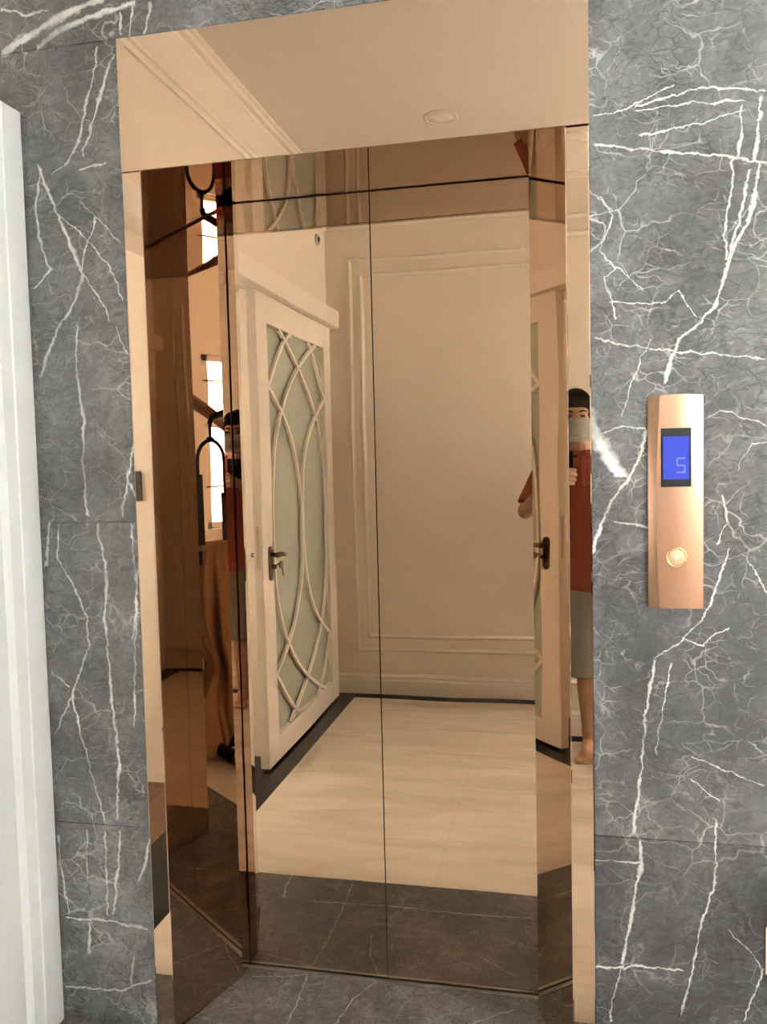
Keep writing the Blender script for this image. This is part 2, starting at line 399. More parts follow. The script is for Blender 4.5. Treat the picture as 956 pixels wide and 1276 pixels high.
class G:
    """collects shapes in WORLD coordinates, then links them as one mesh object"""

    def __init__(self):
        self.bm = bmesh.new()

    def box(self, x0, x1, y0, y1, z0, z1):
        v = [self.bm.verts.new(p) for p in ((x0, y0, z0), (x1, y0, z0), (x1, y1, z0), (x0, y1, z0), (x0, y0, z1), (x1, y0, z1), (x1, y1, z1), (x0, y1, z1))]
        for f in ((0, 3, 2, 1), (4, 5, 6, 7), (0, 1, 5, 4), (1, 2, 6, 5), (2, 3, 7, 6), (3, 0, 4, 7)):
            self.bm.faces.new([v[i] for i in f])
        return self

    def prism(self, poly, a0, a1, axis='z'):
        """poly of 2-D points extruded along an axis: z -> (x,y), y -> (x,z), x -> (y,z)"""
        def pt(u, w, a):
            return {'z': (u, w, a), 'y': (u, a, w), 'x': (a, u, w)}[axis]
        A = [self.bm.verts.new(pt(u, w, a0)) for u, w in poly]
        B = [self.bm.verts.new(pt(u, w, a1)) for u, w in poly]
        n = len(poly)
        self.bm.faces.new(A[::-1])
        self.bm.faces.new(B)
        for i in range(n):
            self.bm.faces.new((A[i], A[(i + 1) % n], B[(i + 1) % n], B[i]))
        return self

    def loft(self, rings, cap=True, closed=True):
        V = [[self.bm.verts.new(p) for p in r] for r in rings]
        n = len(V[0])
        for a, b in zip(V, V[1:]):
            for i in range(n if closed else n - 1):
                j = (i + 1) % n
                self.bm.faces.new((a[i], a[j], b[j], b[i]))
        if cap:
            self.bm.faces.new(V[0][::-1])
            self.bm.faces.new(V[-1])
        return self

    def tube(self, pts, rad, seg=10, flat=1.0, closed=False):
        P = [Vector(p) for p in pts]
        n = len(P)
        rs = rad if isinstance(rad, (list, tuple)) else [rad] * n
        rings = []
        prev = None
        for i, p in enumerate(P):
            t = (P[min(i + 1, n - 1)] - P[max(i - 1, 0)]).normalized()
            if prev is None:
                a = Vector((0, 0, 1)) if abs(t.z) < 0.9 else Vector((1, 0, 0))
                u = (a - t * a.dot(t)).normalized()
            else:
                u = (prev - t * prev.dot(t)).normalized()
            prev = u
            w = t.cross(u)
            rings.append([p + (u * math.cos(2 * math.pi * k / seg) + w * math.sin(2 * math.pi * k / seg) * flat) * rs[i] for k in range(seg)])
        if closed:
            rings.append(rings[0])
        return self.loft(rings, cap=not closed)

    def disc(self, c, axis, prof, seg=32):
        """lathe: prof = [(radius, offset along axis)] around point c"""
        ax = Vector(axis).normalized()
        a = Vector((0, 0, 1)) if abs(ax.z) < 0.9 else Vector((1, 0, 0))
        u = (a - ax * a.dot(ax)).normalized()
        w = ax.cross(u)
        c = Vector(c)
        return self.loft([[c + ax * o + (u * math.cos(2 * math.pi * k / seg) + w * math.sin(2 * math.pi * k / seg)) * r for k in range(seg)] for r, o in prof])

    def ball(self, c, rx, ry=None, rz=None, rot=None, n=14, m=20):
        ry = rx if ry is None else ry
        rz = rx if rz is None else rz
        c = Vector(c)
        rings = []
        for i in range(n + 1):
            th = math.pi * (0.02 + 0.96 * i / n)
            ring = []
            for k in range(m):
                ph = 2 * math.pi * k / m
                p = Vector((rx * math.sin(th) * math.cos(ph), ry * math.sin(th) * math.sin(ph), -rz * math.cos(th)))
                if rot:
                    p = rot @ p
                ring.append(c + p)
            rings.append(ring)
        return self.loft(rings)

    def done(self, name, mat, parent=None, bevel=0.0, smooth=False, bseg=2, base=None):
        bm = self.bm
        bmesh.ops.recalc_face_normals(bm, faces=bm.faces)
        if bevel:
            es = [e for e in bm.edges if len(e.link_faces) == 2 and e.calc_face_angle(0) > 0.5]
            bmesh.ops.bevel(bm, geom=es, offset=bevel, segments=bseg, affect='EDGES', profile=0.5, clamp_overlap=True)
        off = Vector(base) if base else (parent['_w'] if parent and parent.get('_w') else Vector((0, 0, 0)))
        off = Vector(off)
        if off.length:
            bmesh.ops.translate(bm, verts=bm.verts, vec=-off)
        me = bpy.data.meshes.new(name)
        bm.to_mesh(me)
        bm.free()
        if smooth:
            me.polygons.foreach_set('use_smooth', [True] * len(me.polygons))
        me.materials.append(mat)
        o = bpy.data.objects.new(name, me)
        COL.objects.link(o)
        if parent:
            o.parent = parent
        elif base:
            o.location = off
        if parent and parent.get('_w'):
            o['_w'] = parent['_w']
        return o


def smooth_by_angle(o, ang=35):
    me = o.data
    me.polygons.foreach_set('use_smooth', [True] * len(me.polygons))
    bm = bmesh.new()
    bm.from_mesh(me)
    for e in bm.edges:
        e.smooth = len(e.link_faces) == 2 and e.calc_face_angle(0) < R(ang)
    bm.to_mesh(me)
    bm.free()
    return o


def thing(name, label, cat, loc, group=None):
    o = bpy.data.objects.new(name, None)
    o.empty_display_size = 0.05
    COL.objects.link(o)
    o.location = loc
    o['_w'] = tuple(loc)
    o['label'] = label
    o['category'] = cat
    if group:
        o['group'] = group
    return o


def tag(o, label, cat, group=None):
    o['label'] = label
    o['category'] = cat
    if group:
        o['group'] = group
    return o


def struct(o, label=None):
    o['kind'] = 'structure'
    if label:
        o['label'] = label
    return o


# ------------------------------------------------------------------ dimensions (metres; y = 0 is the lift wall's face, +y into the shaft)
XL0, XL1, XR1, XR0 = -1.0128, -0.9643, 0.0071, 0.0571        # outer / inner edges of the flat surround
DEP, DOOR_Y = 0.2401, 0.2980                                  # splayed reveal depth, door face
XG, XB = -0.8798, -0.0775                                     # door opening at the back of the reveals
SEAM = -0.4837
HB, HT = 2.10, 2.404                                          # header bottom / top
XW = -1.375                                                   # left wall face
YB = -2.43                                                    # back wall face
CEIL = 2.92

# ------------------------------------------------------------------ floor
fl = struct(G().box(-3.5, 2.6, -4.05, 1.3, -0.14, -0.014).done('floor', M['gap']), 'hall floor of beige marble tiles with black border and grey marble threshold')
j = 0.0003
slab = G().prism([(-1.375, -0.045 + j), (XL1 - 0.03, -0.045 + j), (XL1 + 0.002, 0.0), (XG, DEP), (XG, 0.268), (XB, 0.268), (XB, DEP), (XR1 - 0.002, 0.0), (XR1 + 0.03, -0.045 + j), (1.4, -0.045 + j), (1.4, 0.004), (0.06, 0.004), (0.0, 0.27), (-0.98, 0.27), (-1.02, 0.004), (-1.375, 0.004)][:0] or
                 [(XL1 + 0.004, -0.045 + j), (XR1 - 0.004, -0.045 + j), (XR1 - 0.004, 0.0), (XB + 0.001, DEP), (XB + 0.001, 0.2830), (XG - 0.001, 0.2830), (XG - 0.001, DEP), (XL1 + 0.004, 0.0)], -0.014, 0.0)
slab.done('marble_slab', M['marble_floor'], fl)
G().box(XW, XL1 + 0.004 - 2 * j, -0.045 + j, 0.004, -0.014, 0).done('marble_slab', M['marble_floor'], fl)
G().box(XR1 - 0.004 + 2 * j, 1.4, -0.045 + j, 0.004, -0.014, 0).done('marble_slab', M['marble_floor'], fl)
for x0, x1 in ((-1.235, -0.46), (-0.46, 0.62), (0.62, 1.4)):
    G().box(x0 + j, x1 - j, -0.21 + j, -0.045 - j, -0.014, 0).done('marble_slab', M['marble_floor'], fl)
# beige tiles
ys = [(-1.01, -0.21), (-1.81, -1.01), (-2.33, -1.81)]
xs = [(-1.235, -0.435), (-0.435, 0.365), (0.365, 1.165), (1.165, 1.965), (1.965, 2.4)]
for y0, y1 in ys:
    for x0, x1 in xs:
        G().box(x0 + j, x1 - j, y0 + j, y1 - j, -0.014, 0).done('tile', M['beige'], fl)
for y0, y1 in ((-3.13, -2.33), (-3.93, -3.13)):
    for x0, x1 in ((0.95, 1.165), (1.165, 1.965), (1.965, 2.4)):
        G().box(x0 + j, x1 - j, y0 + j, y1 - j, -0.014, 0).done('tile', M['beige'], fl)
for x0, x1 in ((1.4, 2.4),):
    G().box(x0 + j, x1 - j, -0.21 + j, 1.2, -0.014, 0).done('tile', M['beige'], fl)
# black border
jb = 0.0012
for y0, y1 in ((-0.40, 0.0), (-1.0, -0.40), (-1.6, -1.0), (-2.2, -1.6), (-2.43, -2.2)):
    G().box(-1.39 + jb, -1.235 - jb, y0 + jb, min(y1, -0.047) - jb, -0.014, 0).done('border_tile', M['black_tile'], fl)
    if y0 > -1.7:
        G().box(-1.52 + jb, -1.39 - jb, y0 + jb, y1 - jb, -0.014, 0).done('border_tile', M['black_tile'], fl)
for x0, x1 in ((-1.235, -0.635), (-0.635, -0.035), (-0.035, 0.565), (0.565, 0.95)):
    G().box(x0 + jb, x1 - jb, YB, -2.33 - jb, -0.014, 0).done('border_tile', M['black_tile'], fl)
G().box(-1.39, -1.235, -0.21, -0.045, -0.014, 0.0).done('border_tile', M['black_tile'], fl)
# side room planks
for k in range(9):
    G().box(-1.52 - 0.2 * (k + 1) + jb, -1.52 - 0.2 * k - jb, -1.51, 0.28, -0.014, 0).done('plank', M['wood'], fl)

# ------------------------------------------------------------------ lift wall
wf = G()
wf.box(-1.6, -1.02, 0.018, 0.36, 0, CEIL)
wf.box(0.062, 1.4, 0.018, 0.36, 0, CEIL)
wf.box(-1.02, 0.062, 0.018, 0.36, 2.13, CEIL)
wf = struct(wf.done('wall_front', M['cream']), 'lift wall clad in grey marble slabs with white veins')


def slabs(xa, xb, zs, mat):
    for z0, z1 in zip(zs, zs[1:]):
        G().box(xa + 0.0004, xb - 0.0004, 0.002, 0.0175, z0 + 0.0004, z1 - 0.0004).done('marble_slab', mat, wf, bevel=0.0007, bseg=1)


slabs(XW, XL0, [0, 0.268, 0.515, 1.275, 2.406], M['marble_left'])
slabs(XW, -0.42, [2.406, CEIL], M['marble_left'])
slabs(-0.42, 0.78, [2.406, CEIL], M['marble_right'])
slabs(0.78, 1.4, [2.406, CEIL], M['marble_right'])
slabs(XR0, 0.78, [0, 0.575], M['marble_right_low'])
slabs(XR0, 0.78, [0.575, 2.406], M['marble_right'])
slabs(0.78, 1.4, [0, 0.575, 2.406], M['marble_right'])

# lift shaft behind the doors (only a dark box)
sh = G()
sh.box(-1.02, 0.06, 0.52, 0.56, -0.1, 2.3)
sh.box(-1.04, -1.02, 0.2, 0.56, -0.1, 2.3)
sh.box(0.06, 0.08, 0.2, 0.56, -0.1, 2.3)
sh.box(-1.02, 0.06, 0.30, 0.56, 2.25, 2.3)
struct(sh.done('wall_shaft', M['gap']))

# ------------------------------------------------------------------ lift surround, one thing with mirror parts
fr = thing('elevator_door_surround', 'bronze mirror door surround framing the lift opening in the marble wall', 'door frame', (-0.478, 0, 0))
G().box(XL0, XR0, -0.002, 0.0175, HB, HT).done('header_panel', M['bronze_front'], fr, bevel=0.0012)
for x0, x1 in ((XL0, XL1), (XR1, XR0)):
    G().box(x0, x1, 0.0, 0.0175, 0.0, HB - 0.0008).done('jamb_strip', M['bronze_front'], fr, bevel=0.0025)
t = 0.0015
G().prism([(XL1, 0.001), (XG, DEP), (XG - 0.004, DEP), (XL1 - 0.006, 0.0176), (XL1 - 0.003, 0.001)], 0, HB, 'z').done('splayed_reveal', M['bronze'], fr)
G().prism([(XR1, 0.001), (XR1 + 0.003, 0.001), (XR1 + 0.006, 0.0176), (XB + 0.004, DEP), (XB, DEP)], 0, HB, 'z').done('splayed_reveal', M['bronze'], fr)
G().box(XG - 0.004, XG, DEP + 0.0003, 0.291, 0, HB).done('return_strip', M['bronze'], fr)
G().box(XB, XB + 0.004, DEP + 0.0003, 0.291, 0, HB).done('return_strip', M['bronze'], fr)
G().prism([(XL1 - 0.002, 0.0178), (XR1 + 0.002, 0.0178), (XB + 0.006, DEP), (XB + 0.006, 0.2885), (XG - 0.006, 0.2885), (XG - 0.006, DEP)], HB + 0.0006, HB + 0.004, 'z').done('soffit_panel', M['bronze'], fr)
G().box(XL1, XR1, 0.0, 0.0178, HB - 0.0004, HB).done('header_return', M['bronze'], fr)
for nm, x0, x1, lab in (('left', XG - 0.03, SEAM - 0.0014, 'left bronze mirror lift door panel, reflecting the white lattice door'),
                        ('right', SEAM + 0.0014, XB + 0.03, 'right bronze mirror lift door panel, reflecting the panelled back wall')):
    o = G().box(x0, x1, DOOR_Y, DOOR_Y + 0.03, 0.0045, HB + 0.026).done('elevator_door_panel', M['bronze'], None, base=((x0 + x1) / 2, DOOR_Y + 0.015, 0.007))
    tag(o, lab, 'elevator door', 'bronze lift door panels')
si = G()
si.box(XG + 0.001, XB - 0.001, 0.2835, 0.2955, -0.012, 0.0006)
tag(si.done('door_sill', M['alu'], None, base=((XG + XB) / 2, 0.28, 0)), 'thin aluminium sill strip on the floor below the lift doors', 'sill')

# ------------------------------------------------------------------ call panel
PX0, PX1, PZ0, PZ1 = 0.1715, 0.2812, 1.0850, 1.5285
cp_ = thing('elevator_call_panel', 'rose gold lift call panel with blue screen on the grey marble wall', 'control panel', ((PX0 + PX1) / 2, 0.0, PZ0))
rings = []
N = 26
for i in range(N + 1):
    v = i / N
    bl = 0.0145 + 0.0085 * abs(2 * v - 0.95) ** 1.6            # left bevel: narrow at mid height, wide at the ends
    br = 0.0215
    xs_ = [PX0, PX0, PX0 + bl * 0.5, PX0 + bl, (PX0 + PX1) / 2, PX1 - br, PX1 - 0.001, PX1, PX1]
    ys_ = [0.002, -0.010, -0.0150, -0.0190, -0.0193, -0.0190, -0.0168, -0.0158, 0.002]
    ring = []
    for x, y in zip(xs_, ys_):
        arch = 0.0042 * (1 - ((x - (PX0 + PX1) / 2) / ((PX1 - PX0) / 2)) ** 2)
        ring.append((x, y, PZ0 + (PZ1 - PZ0) * v + arch * max(0, (v - 0.93) / 0.07)))
    rings.append(ring)
g = G()
g.loft(rings)
smooth_by_angle(g.done('panel_body', M['panel_gold'], cp_), 12)
YF = -0.0192
G().box(0.1962, 0.2566, YF - 0.0012, YF + 0.006, 1.3405, 1.4625).done('screen_bezel', M['black'], cp_, bevel=0.0012)
sc = G().box(0.2010, 0.2520, YF - 0.0016, YF - 0.001, 1.3562, 1.4450).done('screen', M['lcd'], cp_)
dg = G()
yy0, yy1 = YF - 0.0020, YF - 0.0015
dx0, dx1, dz0, dz1, w_ = 0.2272, 0.2450, 1.3690, 1.4010, 0.0030
dm = (dz0 + dz1) / 2
gp = 0.0008
dg.box(dx0 + gp, dx1, yy0, yy1, dz1 - w_, dz1)
dg.box(dx0, dx0 + w_, yy0, yy1, dm + gp, dz1 - gp)
dg.box(dx0 + gp, dx1 - gp, yy0, yy1, dm - w_ / 2, dm + w_ / 2)
dg.box(dx1 - w_, dx1, yy0, yy1, dz0 + gp, dm - gp)
dg.box(dx0, dx1 - gp, yy0, yy1, dz0, dz0 + w_)
dg.done('digit', M['digit'], sc)
bc = (0.2275, YF, 1.1935)
G().disc(bc, (0, -1, 0), [(0.0215, -0.002), (0.0215, 0.002), (0.0200, 0.0032), (0.0180, 0.0026), (0.0172, 0.0004), (0.0172, -0.002)], 40).done('button_ring', M['gold'], cp_, smooth=True)
bt = G().disc(bc, (0, -1, 0), [(0.0168, -0.002), (0.0168, 0.0012), (0.0155, 0.0024), (0.004, 0.0027)], 40).done('button', M['gold_face'], cp_, smooth=True)
G().prism([(bc[0] - 0.0070, bc[2] + 0.0042), (bc[0] + 0.0070, bc[2] + 0.0042), (bc[0], bc[2] - 0.0056)], YF - 0.0033, YF - 0.0024, 'y').done('arrow_icon', M['lens'], bt)

# ------------------------------------------------------------------ cream wall plate at the right edge of the view
wp = thing('wall_plate', 'cream wall plate with a bronze rim low on the right marble slab', 'wall plate', (0.4485, 0, 0.354))
G().box(0.4055, 0.4920, -0.0095, 0.002, 0.300, 0.408).done('plate_rim', M['panel_gold'], wp, bevel=0.003)
G().box(0.4066, 0.4905, -0.010, -0.006, 0.3012, 0.4068).done('plate_face', M['cream_trim'], wp, bevel=0.002)

# ------------------------------------------------------------------ left wall with the doorway
OY0, OY1, OZ = -1.30, -0.30, 2.17
wl = G()
wl.box(-1.50, XW, OY1, 0.018, 0, CEIL)
wl.box(-1.50, XW, OY0, OY1, OZ, CEIL)
wl.box(-1.50, XW, YB - 0.1, OY0, 0, CEIL)
struct(wl.done('wall_left', M['cream']), 'cream wall with the lattice sliding door and its doorway')
# white doorway casing against the marble
cz = 2.262
prof = [(XW, -0.0005), (-1.279, -0.0005), (-1.276, -0.0035), (-1.270, -0.0045), (-1.268, -0.010), (-1.2695, -0.075), (-1.272, -0.079), (-1.272, -0.118),
        (-1.280, -0.122), (-1.287, -0.128), (-1.287, -0.136), (-1.279, -0.141), (-1.276, -0.150), (-1.276, -0.29), (-1.282, -0.30), (XW, -0.30)]
struct(smooth_by_angle(G().prism(prof, 0.0, cz, 'z').done('trim_1', M['white']), 25), 'white moulded doorway casing at the left edge beside the marble')
# crown mouldings


def crown(name, a0, a1, axis, face, sign):
    """stepped cornice: profile (out from wall, z) along an axis"""
    pr = [(0, 2.755), (0.012, 2.755), (0.016, 2.775), (0.028, 2.778), (0.030, 2.792), (0.05, 2.81), (0.085, 2.855), (0.098, 2.872), (0.100, 2.884), (0.118, 2.888), (0.122, 2.905), (0.135, 2.909), (0.135, CEIL), (0, CEIL)]
    poly = [(face + sign * o, z) for o, z in pr]
    g_ = G().prism(poly, a0, a1, axis)
    return struct(smooth_by_angle(g_.done(name, M['cream_trim']), 25))


crown('trim_2', YB, 0.0, 'y', XW, 1)
crown('trim_3', XW, 0.95, 'x', YB, 1)

# side room seen through the doorway
sr = G()
sr.box(-3.5, -1.50, -1.62, -1.51, 0, CEIL)
sr.box(-3.5, -1.6, 0.30, 0.36, 0, CEIL)
sr.box(-3.5, -3.4, -1.62, -1.25, 0, CEIL)
sr.box(-3.5, -3.4, -0.25, 0.36, 0, CEIL)
sr.box(-3.5, -3.4, -1.25, -0.25, 0, 0.9)
sr.box(-3.5, -3.4, -1.25, -0.25, 2.2, CEIL)
struct(sr.done('wall_side', M['cream']), 'cream walls of the side room beyond the doorway')
ws = struct(G().box(-3.46, -3.44, -0.77, -0.73, 0.9, 2.2).done('window_3', M['white']))
G().box(-3.455, -3.447, -1.25, -0.25, 0.9, 2.2).done('pane', M['glass'], ws)
sw = thing('light_switch', 'dark switch plate on the cream side room wall', 'light switch', (-1.815, -1.51, 1.32))
G().box(-1.884, -1.798, -1.521, -1.5095, 1.256, 1.384).done('switch_plate', M['dark_switch'], sw, bevel=0.003)
G().box(-1.864, -1.818, -1.524, -1.520, 1.285, 1.355).done('rocker', M['black'], sw, bevel=0.002)
for o in bpy.data.objects:
    pass
sw.location.y += 0.0
for ch in sw.children:
    ch.location.y = 0.0135

# ------------------------------------------------------------------ back wall with panel moulding
wb = struct(G().box(-1.5, 0.95, YB - 0.12, YB, 0, CEIL).done('wall_back', M['cream']), 'cream back wall with nested panel mouldings')


def frame_mould(x0, x1, z0, z1, w=0.020, d=0.013):
    """four mitred half-round lengths on the back wall, each its own piece"""
    def prof_pts(o):
        return [(0, 0.0), (0.15 * w, d * 0.55), (0.30 * w, d * 0.75), (0.5 * w, d), (0.75 * w, d * 0.8), (w, 0.0)]
    pr = prof_pts(0)
    corners = [(x0, z0, 1, 1), (x1, z0, -1, 1), (x1, z1, -1, -1), (x0, z1, 1, -1)]
    for i in range(4):
        a, b = corners[i], corners[(i + 1) % 4]
        ra = [(a[0] + a[2] * o, YB + h - 0.001, a[1] + a[3] * o) for o, h in pr]
        rb = [(b[0] + b[2] * o, YB + h - 0.001, b[1] + b[3] * o) for o, h in pr]
        smooth_by_angle(G().loft([ra, rb]).done('panel_moulding', M['cream_trim'], wb), 40)


frame_mould(-1.24, 0.78, 0.255, 2.590, 0.028, 0.018)
frame_mould(-1.172, 0.69, 0.338, 2.505, 0.028, 0.018)
bb = G().prism([(YB, 0.0), (YB + 0.016, 0.0), (YB + 0.016, 0.082), (YB + 0.013, 0.088), (YB + 0.013, 0.098), (YB + 0.018, 0.104), (YB + 0.012, 0.118), (YB, 0.122)], XW, 0.95, 'x')
struct(bb.done('baseboard_back', M['cream_trim']))
bb = G().prism([(XW, 0.0), (XW + 0.004, 0.0), (XW + 0.004, 0.118), (XW, 0.122)], YB, OY0, 'y')
struct(bb.done('baseboard_left', M['cream_trim']))

# ------------------------------------------------------------------ ceiling
cl = G()
cl.box(-3.5, 2.6, -4.05, 0.36, CEIL, CEIL + 0.12)
cl.box(1.3, 2.6, 0.36, 1.3, CEIL + 0.35, CEIL + 0.47)
struct(cl.done('ceiling', M['ceiling']), 'plain white ceiling with recessed downlights')
for x, y, lab in ((-0.52, -1.958, 'round white recessed downlight in the hall ceiling'), (1.55, -1.3, 'round white recessed downlight over the stair hall')):
    dl = thing('downlight', lab, 'ceiling light', (x, y, CEIL), 'recessed ceiling downlights')
    G().disc((x, y, CEIL), (0, 0, -1), [(0.078, -0.001), (0.078, 0.004), (0.070, 0.009), (0.060, 0.007), (0.060, -0.001)], 36).done('trim_ring', M['ceiling'], dl, smooth=True)
    G().disc((x, y, CEIL), (0, 0, -1), [(0.0595, -0.001), (0.0595, 0.004), (0.03, 0.0055)], 36).done('diffuser', M['downlight'], dl, smooth=True)

# ------------------------------------------------------------------ stair hall on the right
wr = G()
wr.box(2.4, 2.52, -4.05, -2.05, 0, CEIL)
wr.box(2.4, 2.52, -1.26, 1.3, 0, CEIL + 0.4)
wr.box(2.4, 2.52, -2.05, -1.26, 0, 0.96)
wr.box(2.4, 2.52, -2.05, -1.26, 2.16, CEIL)
struct(wr.done('wall_right', M['cream']))
wz = G()
wz.box(0.83, 1.50, -4.05, -3.93, 0, CEIL)
wz.box(2.32, 2.4, -4.05, -3.93, 0, CEIL)
wz.box(1.50, 2.32, -4.05, -3.93, 0, 1.4)
wz.box(1.50, 2.32, -4.05, -3.93, 2.7, CEIL)
struct(wz.done('wall_rear', M['cream']))
struct(G().box(0.83, 0.95, -3.93, YB - 0.12, 0, CEIL).done('wall_corridor', M['cream']))
wq = G()
wq.box(1.28, 1.4, 0.36, 1.3, 0, CEIL + 0.4)
wq.box(1.4, 1.5, 1.2, 1.3, 0, CEIL + 0.4)
wq.box(2.3, 2.4, 1.2, 1.3, 0, CEIL + 0.4)
wq.box(1.5, 2.3, 1.2, 1.3, 0, 2.05)
wq.box(1.5, 2.3, 1.2, 1.3, 2.95, CEIL + 0.4)
struct(wq.done('wall_stair', M['cream']))
# windows
w1 = G()
for a in ((-2.05, -2.005), (-1.305, -1.26), (-1.67, -1.64)):
    w1.box(2.41, 2.46, a[0], a[1], 0.96, 2.16)
for a in ((0.96, 1.005), (2.115, 2.16), (1.66, 1.69)):
    w1.box(2.41, 2.46, -2.05, -1.26, a[0], a[1])
w1 = struct(w1.done('window_1', M['cream_trim']), 'bright window with a scrolled iron grille in the stair hall')
G().box(2.43, 2.436, -2.04, -1.27, 0.97, 2.15).done('pane', M['glass'], w1)
G().box(2.36, 2.46, -2.09, -1.22, 0.925, 0.96).done('window_sill', M['cream_trim'], w1)
gr = G()
for cyy in (-1.44, -1.80):
    for czz, s in ((1.14, 1), (1.42, -1), (1.80, 1)):
        pts = []
        for k in range(30):
            a = k / 29 * 3.6 * math.pi
            r_ = 0.105 * (1 - 0.8 * k / 29)
            pts.append((2.395, cyy + s * r_ * math.cos(a), czz + r_ * math.sin(a)))
        gr.tube(pts, 0.003, 5)
for yy in (-1.655,):
    gr.tube([(2.395, yy, 0.96), (2.395, yy, 2.16)], 0.006, 6)
for zz in (1.25, 1.98):
    gr.tube([(2.395, -2.05, zz), (2.395, -1.26, zz)], 0.006, 6)
gr.done('window_grille', M['grille'], w1, smooth=True)
w2 = G()
for a in ((1.50, 1.55), (2.27, 2.32), (1.89, 1.93)):
    w2.box(a[0], a[1], -4.02, -3.96, 1.4, 2.7)
for a in ((1.4, 1.45), (2.65, 2.7)):
    w2.box(1.50, 2.32, -4.02, -3.96, a[0], a[1])
w2 = struct(w2.done('added_window_2', M['cream_trim']))  # unseen window, added as an extra light source for the hall
G().box(1.51, 2.31, -3.995, -3.988, 1.41, 2.69).done('pane', M['glass'], w2)

w4 = G()
for a in ((1.5, 1.54), (2.26, 2.3), (1.885, 1.915)):
    w4.box(a[0], a[1], 1.23, 1.28, 2.05, 2.95)
for a in ((2.05, 2.09), (2.91, 2.95)):
    w4.box(1.5, 2.3, 1.23, 1.28, a[0], a[1])
w4 = struct(w4.done('added_window_4', M['cream_trim']))  # unseen window, added so light reaches the back wall from the front right
G().box(1.51, 2.29, 1.25, 1.256, 2.06, 2.94).done('pane', M['glass'], w4)

# staircase with handrail
stt = thing('staircase', 'marble staircase rising along the right wall under the window', 'stairs', (1.98, -2.1, 0))
for k in range(10):
    y0 = -2.1 + 0.27 * k
    G().box(1.56, 2.398, y0, y0 + 0.27, 0.0, 0.17 * (k + 1) - 0.025).done('riser', M['cream_trim'], stt)
    G().box(1.55, 2.398, y0 - 0.02, y0 + 0.27, 0.17 * (k + 1) - 0.025, 0.17 * (k + 1)).done('tread', M['beige'], stt, bevel=0.004)
hr = thing('stair_railing', 'brown wooden handrail on black iron balusters beside the stairs', 'railing', (1.52, -2.2, 0))
rail = [(1.50, -2.32, 0.82), (1.50, -2.2, 0.84), (1.50, -2.05, 0.90)]
for k in range(9):
    y_ = -1.9 + 0.27 * k
    rail.append((1.50, y_, 1.70 + 0.63 * (y_ + 0.84)))
G().tube(rail, 0.036, 12).done('handrail', M['rail_wood'], hr, smooth=True)
for k in range(9):
    y_ = -1.965 + 0.27 * k
    if -0.95 < y_ < -0.6:
        continue
    zt = 1.70 + 0.63 * (y_ + 0.84)
    G().tube([(1.57, y_, 0.17 * (k + 1) - 0.001), (1.56, y_, zt - 0.15), (1.50, y_, zt - 0.02)], 0.009, 6).done('baluster', M['iron'], hr, smooth=True)
G().tube([(1.50, -2.2, 0), (1.50, -2.2, 0.83)], [0.03, 0.026], 10).done('newel_post', M['rail_wood'], hr, smooth=True)

# ------------------------------------------------------------------ sliding lattice door on the left wall
DX0, DX1 = -1.371, -1.326
DY0, DY1, DZ0, DZ1 = -2.32, -1.11, 0.012, 2.175               # far edge, near edge
GY0, GY1, GZ0, GZ1 = -2.19, -1.25, 0.13, 2.045
sd = thing('sliding_door', 'white sliding door with curved lattice over frosted glass, on the left wall', 'door', (-1.35, (DY0 + DY1) / 2, 0))
G().box(DX0, DX1, GY1, DY1, DZ0, DZ1).done('stile', M['cream_trim'], sd, bevel=0.002)
G().box(DX0, DX1, DY0, GY0, DZ0, DZ1).done('stile', M['cream_trim'], sd, bevel=0.002)
G().box(DX0, DX1, GY0 + 0.0003, GY1 - 0.0003, GZ1, DZ1).done('top_rail', M['cream_trim'], sd, bevel=0.002)
G().box(DX0, DX1, GY0 + 0.0003, GY1 - 0.0003, DZ0, GZ0).done('bottom_rail', M['cream_trim'], sd, bevel=0.002)
G().box(-1.356, -1.350, GY0 - 0.008, GY1 + 0.008, GZ0 - 0.008, GZ1 + 0.008).done('glass_pane', M['frosted'], sd)
lx = -1.333


def uv(u, v):
    return (lx, GY1 + (GY0 - GY1) * u, GZ1 + (GZ0 - GZ1) * v)


def bar(fn, n=40):
    P = [Vector(uv(*fn(i / n))) for i in range(n + 1)]
    rings_ = []
    for i, p in enumerate(P):
        t_ = (P[min(i + 1, n)] - P[max(i - 1, 0)]).normalized()
        s_ = Vector((1, 0, 0)).cross(t_).normalized() * 0.0115
        rings_.append([p + s_ + Vector((-0.006, 0, 0)), p + s_ * 0.8 + Vector((0.006, 0, 0)), p - s_ * 0.8 + Vector((0.006, 0, 0)), p - s_ + Vector((-0.006, 0, 0))])
    smooth_by_angle(G().loft(rings_).done('lattice_bar', M['cream_trim'], sd), 30)


def cub(x):
    return abs(x) ** 3


bar(lambda t_: (0.975 - 0.785 * cub(2 * t_ - 1), t_))
bar(lambda t_: (0.025 + 0.825 * cub(2 * t_ - 1), t_))
bar(lambda t_: (0.488 * (1 - cub(2 * t_ - 1)), 0.15 + 0.70 * t_))
bar(lambda t_: (1 - 0.488 * (1 - cub(2 * t_ - 1)), 0.15 + 0.70 * t_))
for sgn in (0, 1):
    def vv(v, s=sgn):
        return v if s == 0 else 1 - v
    bar(lambda t_: (0.40 * (1 - t_) ** 0.9, vv(0.15 * t_ ** 1.6)), 14)
    bar(lambda t_: (0.68 + 0.32 * t_ ** 0.95, vv(0.15 * t_ ** 1.3)), 14)
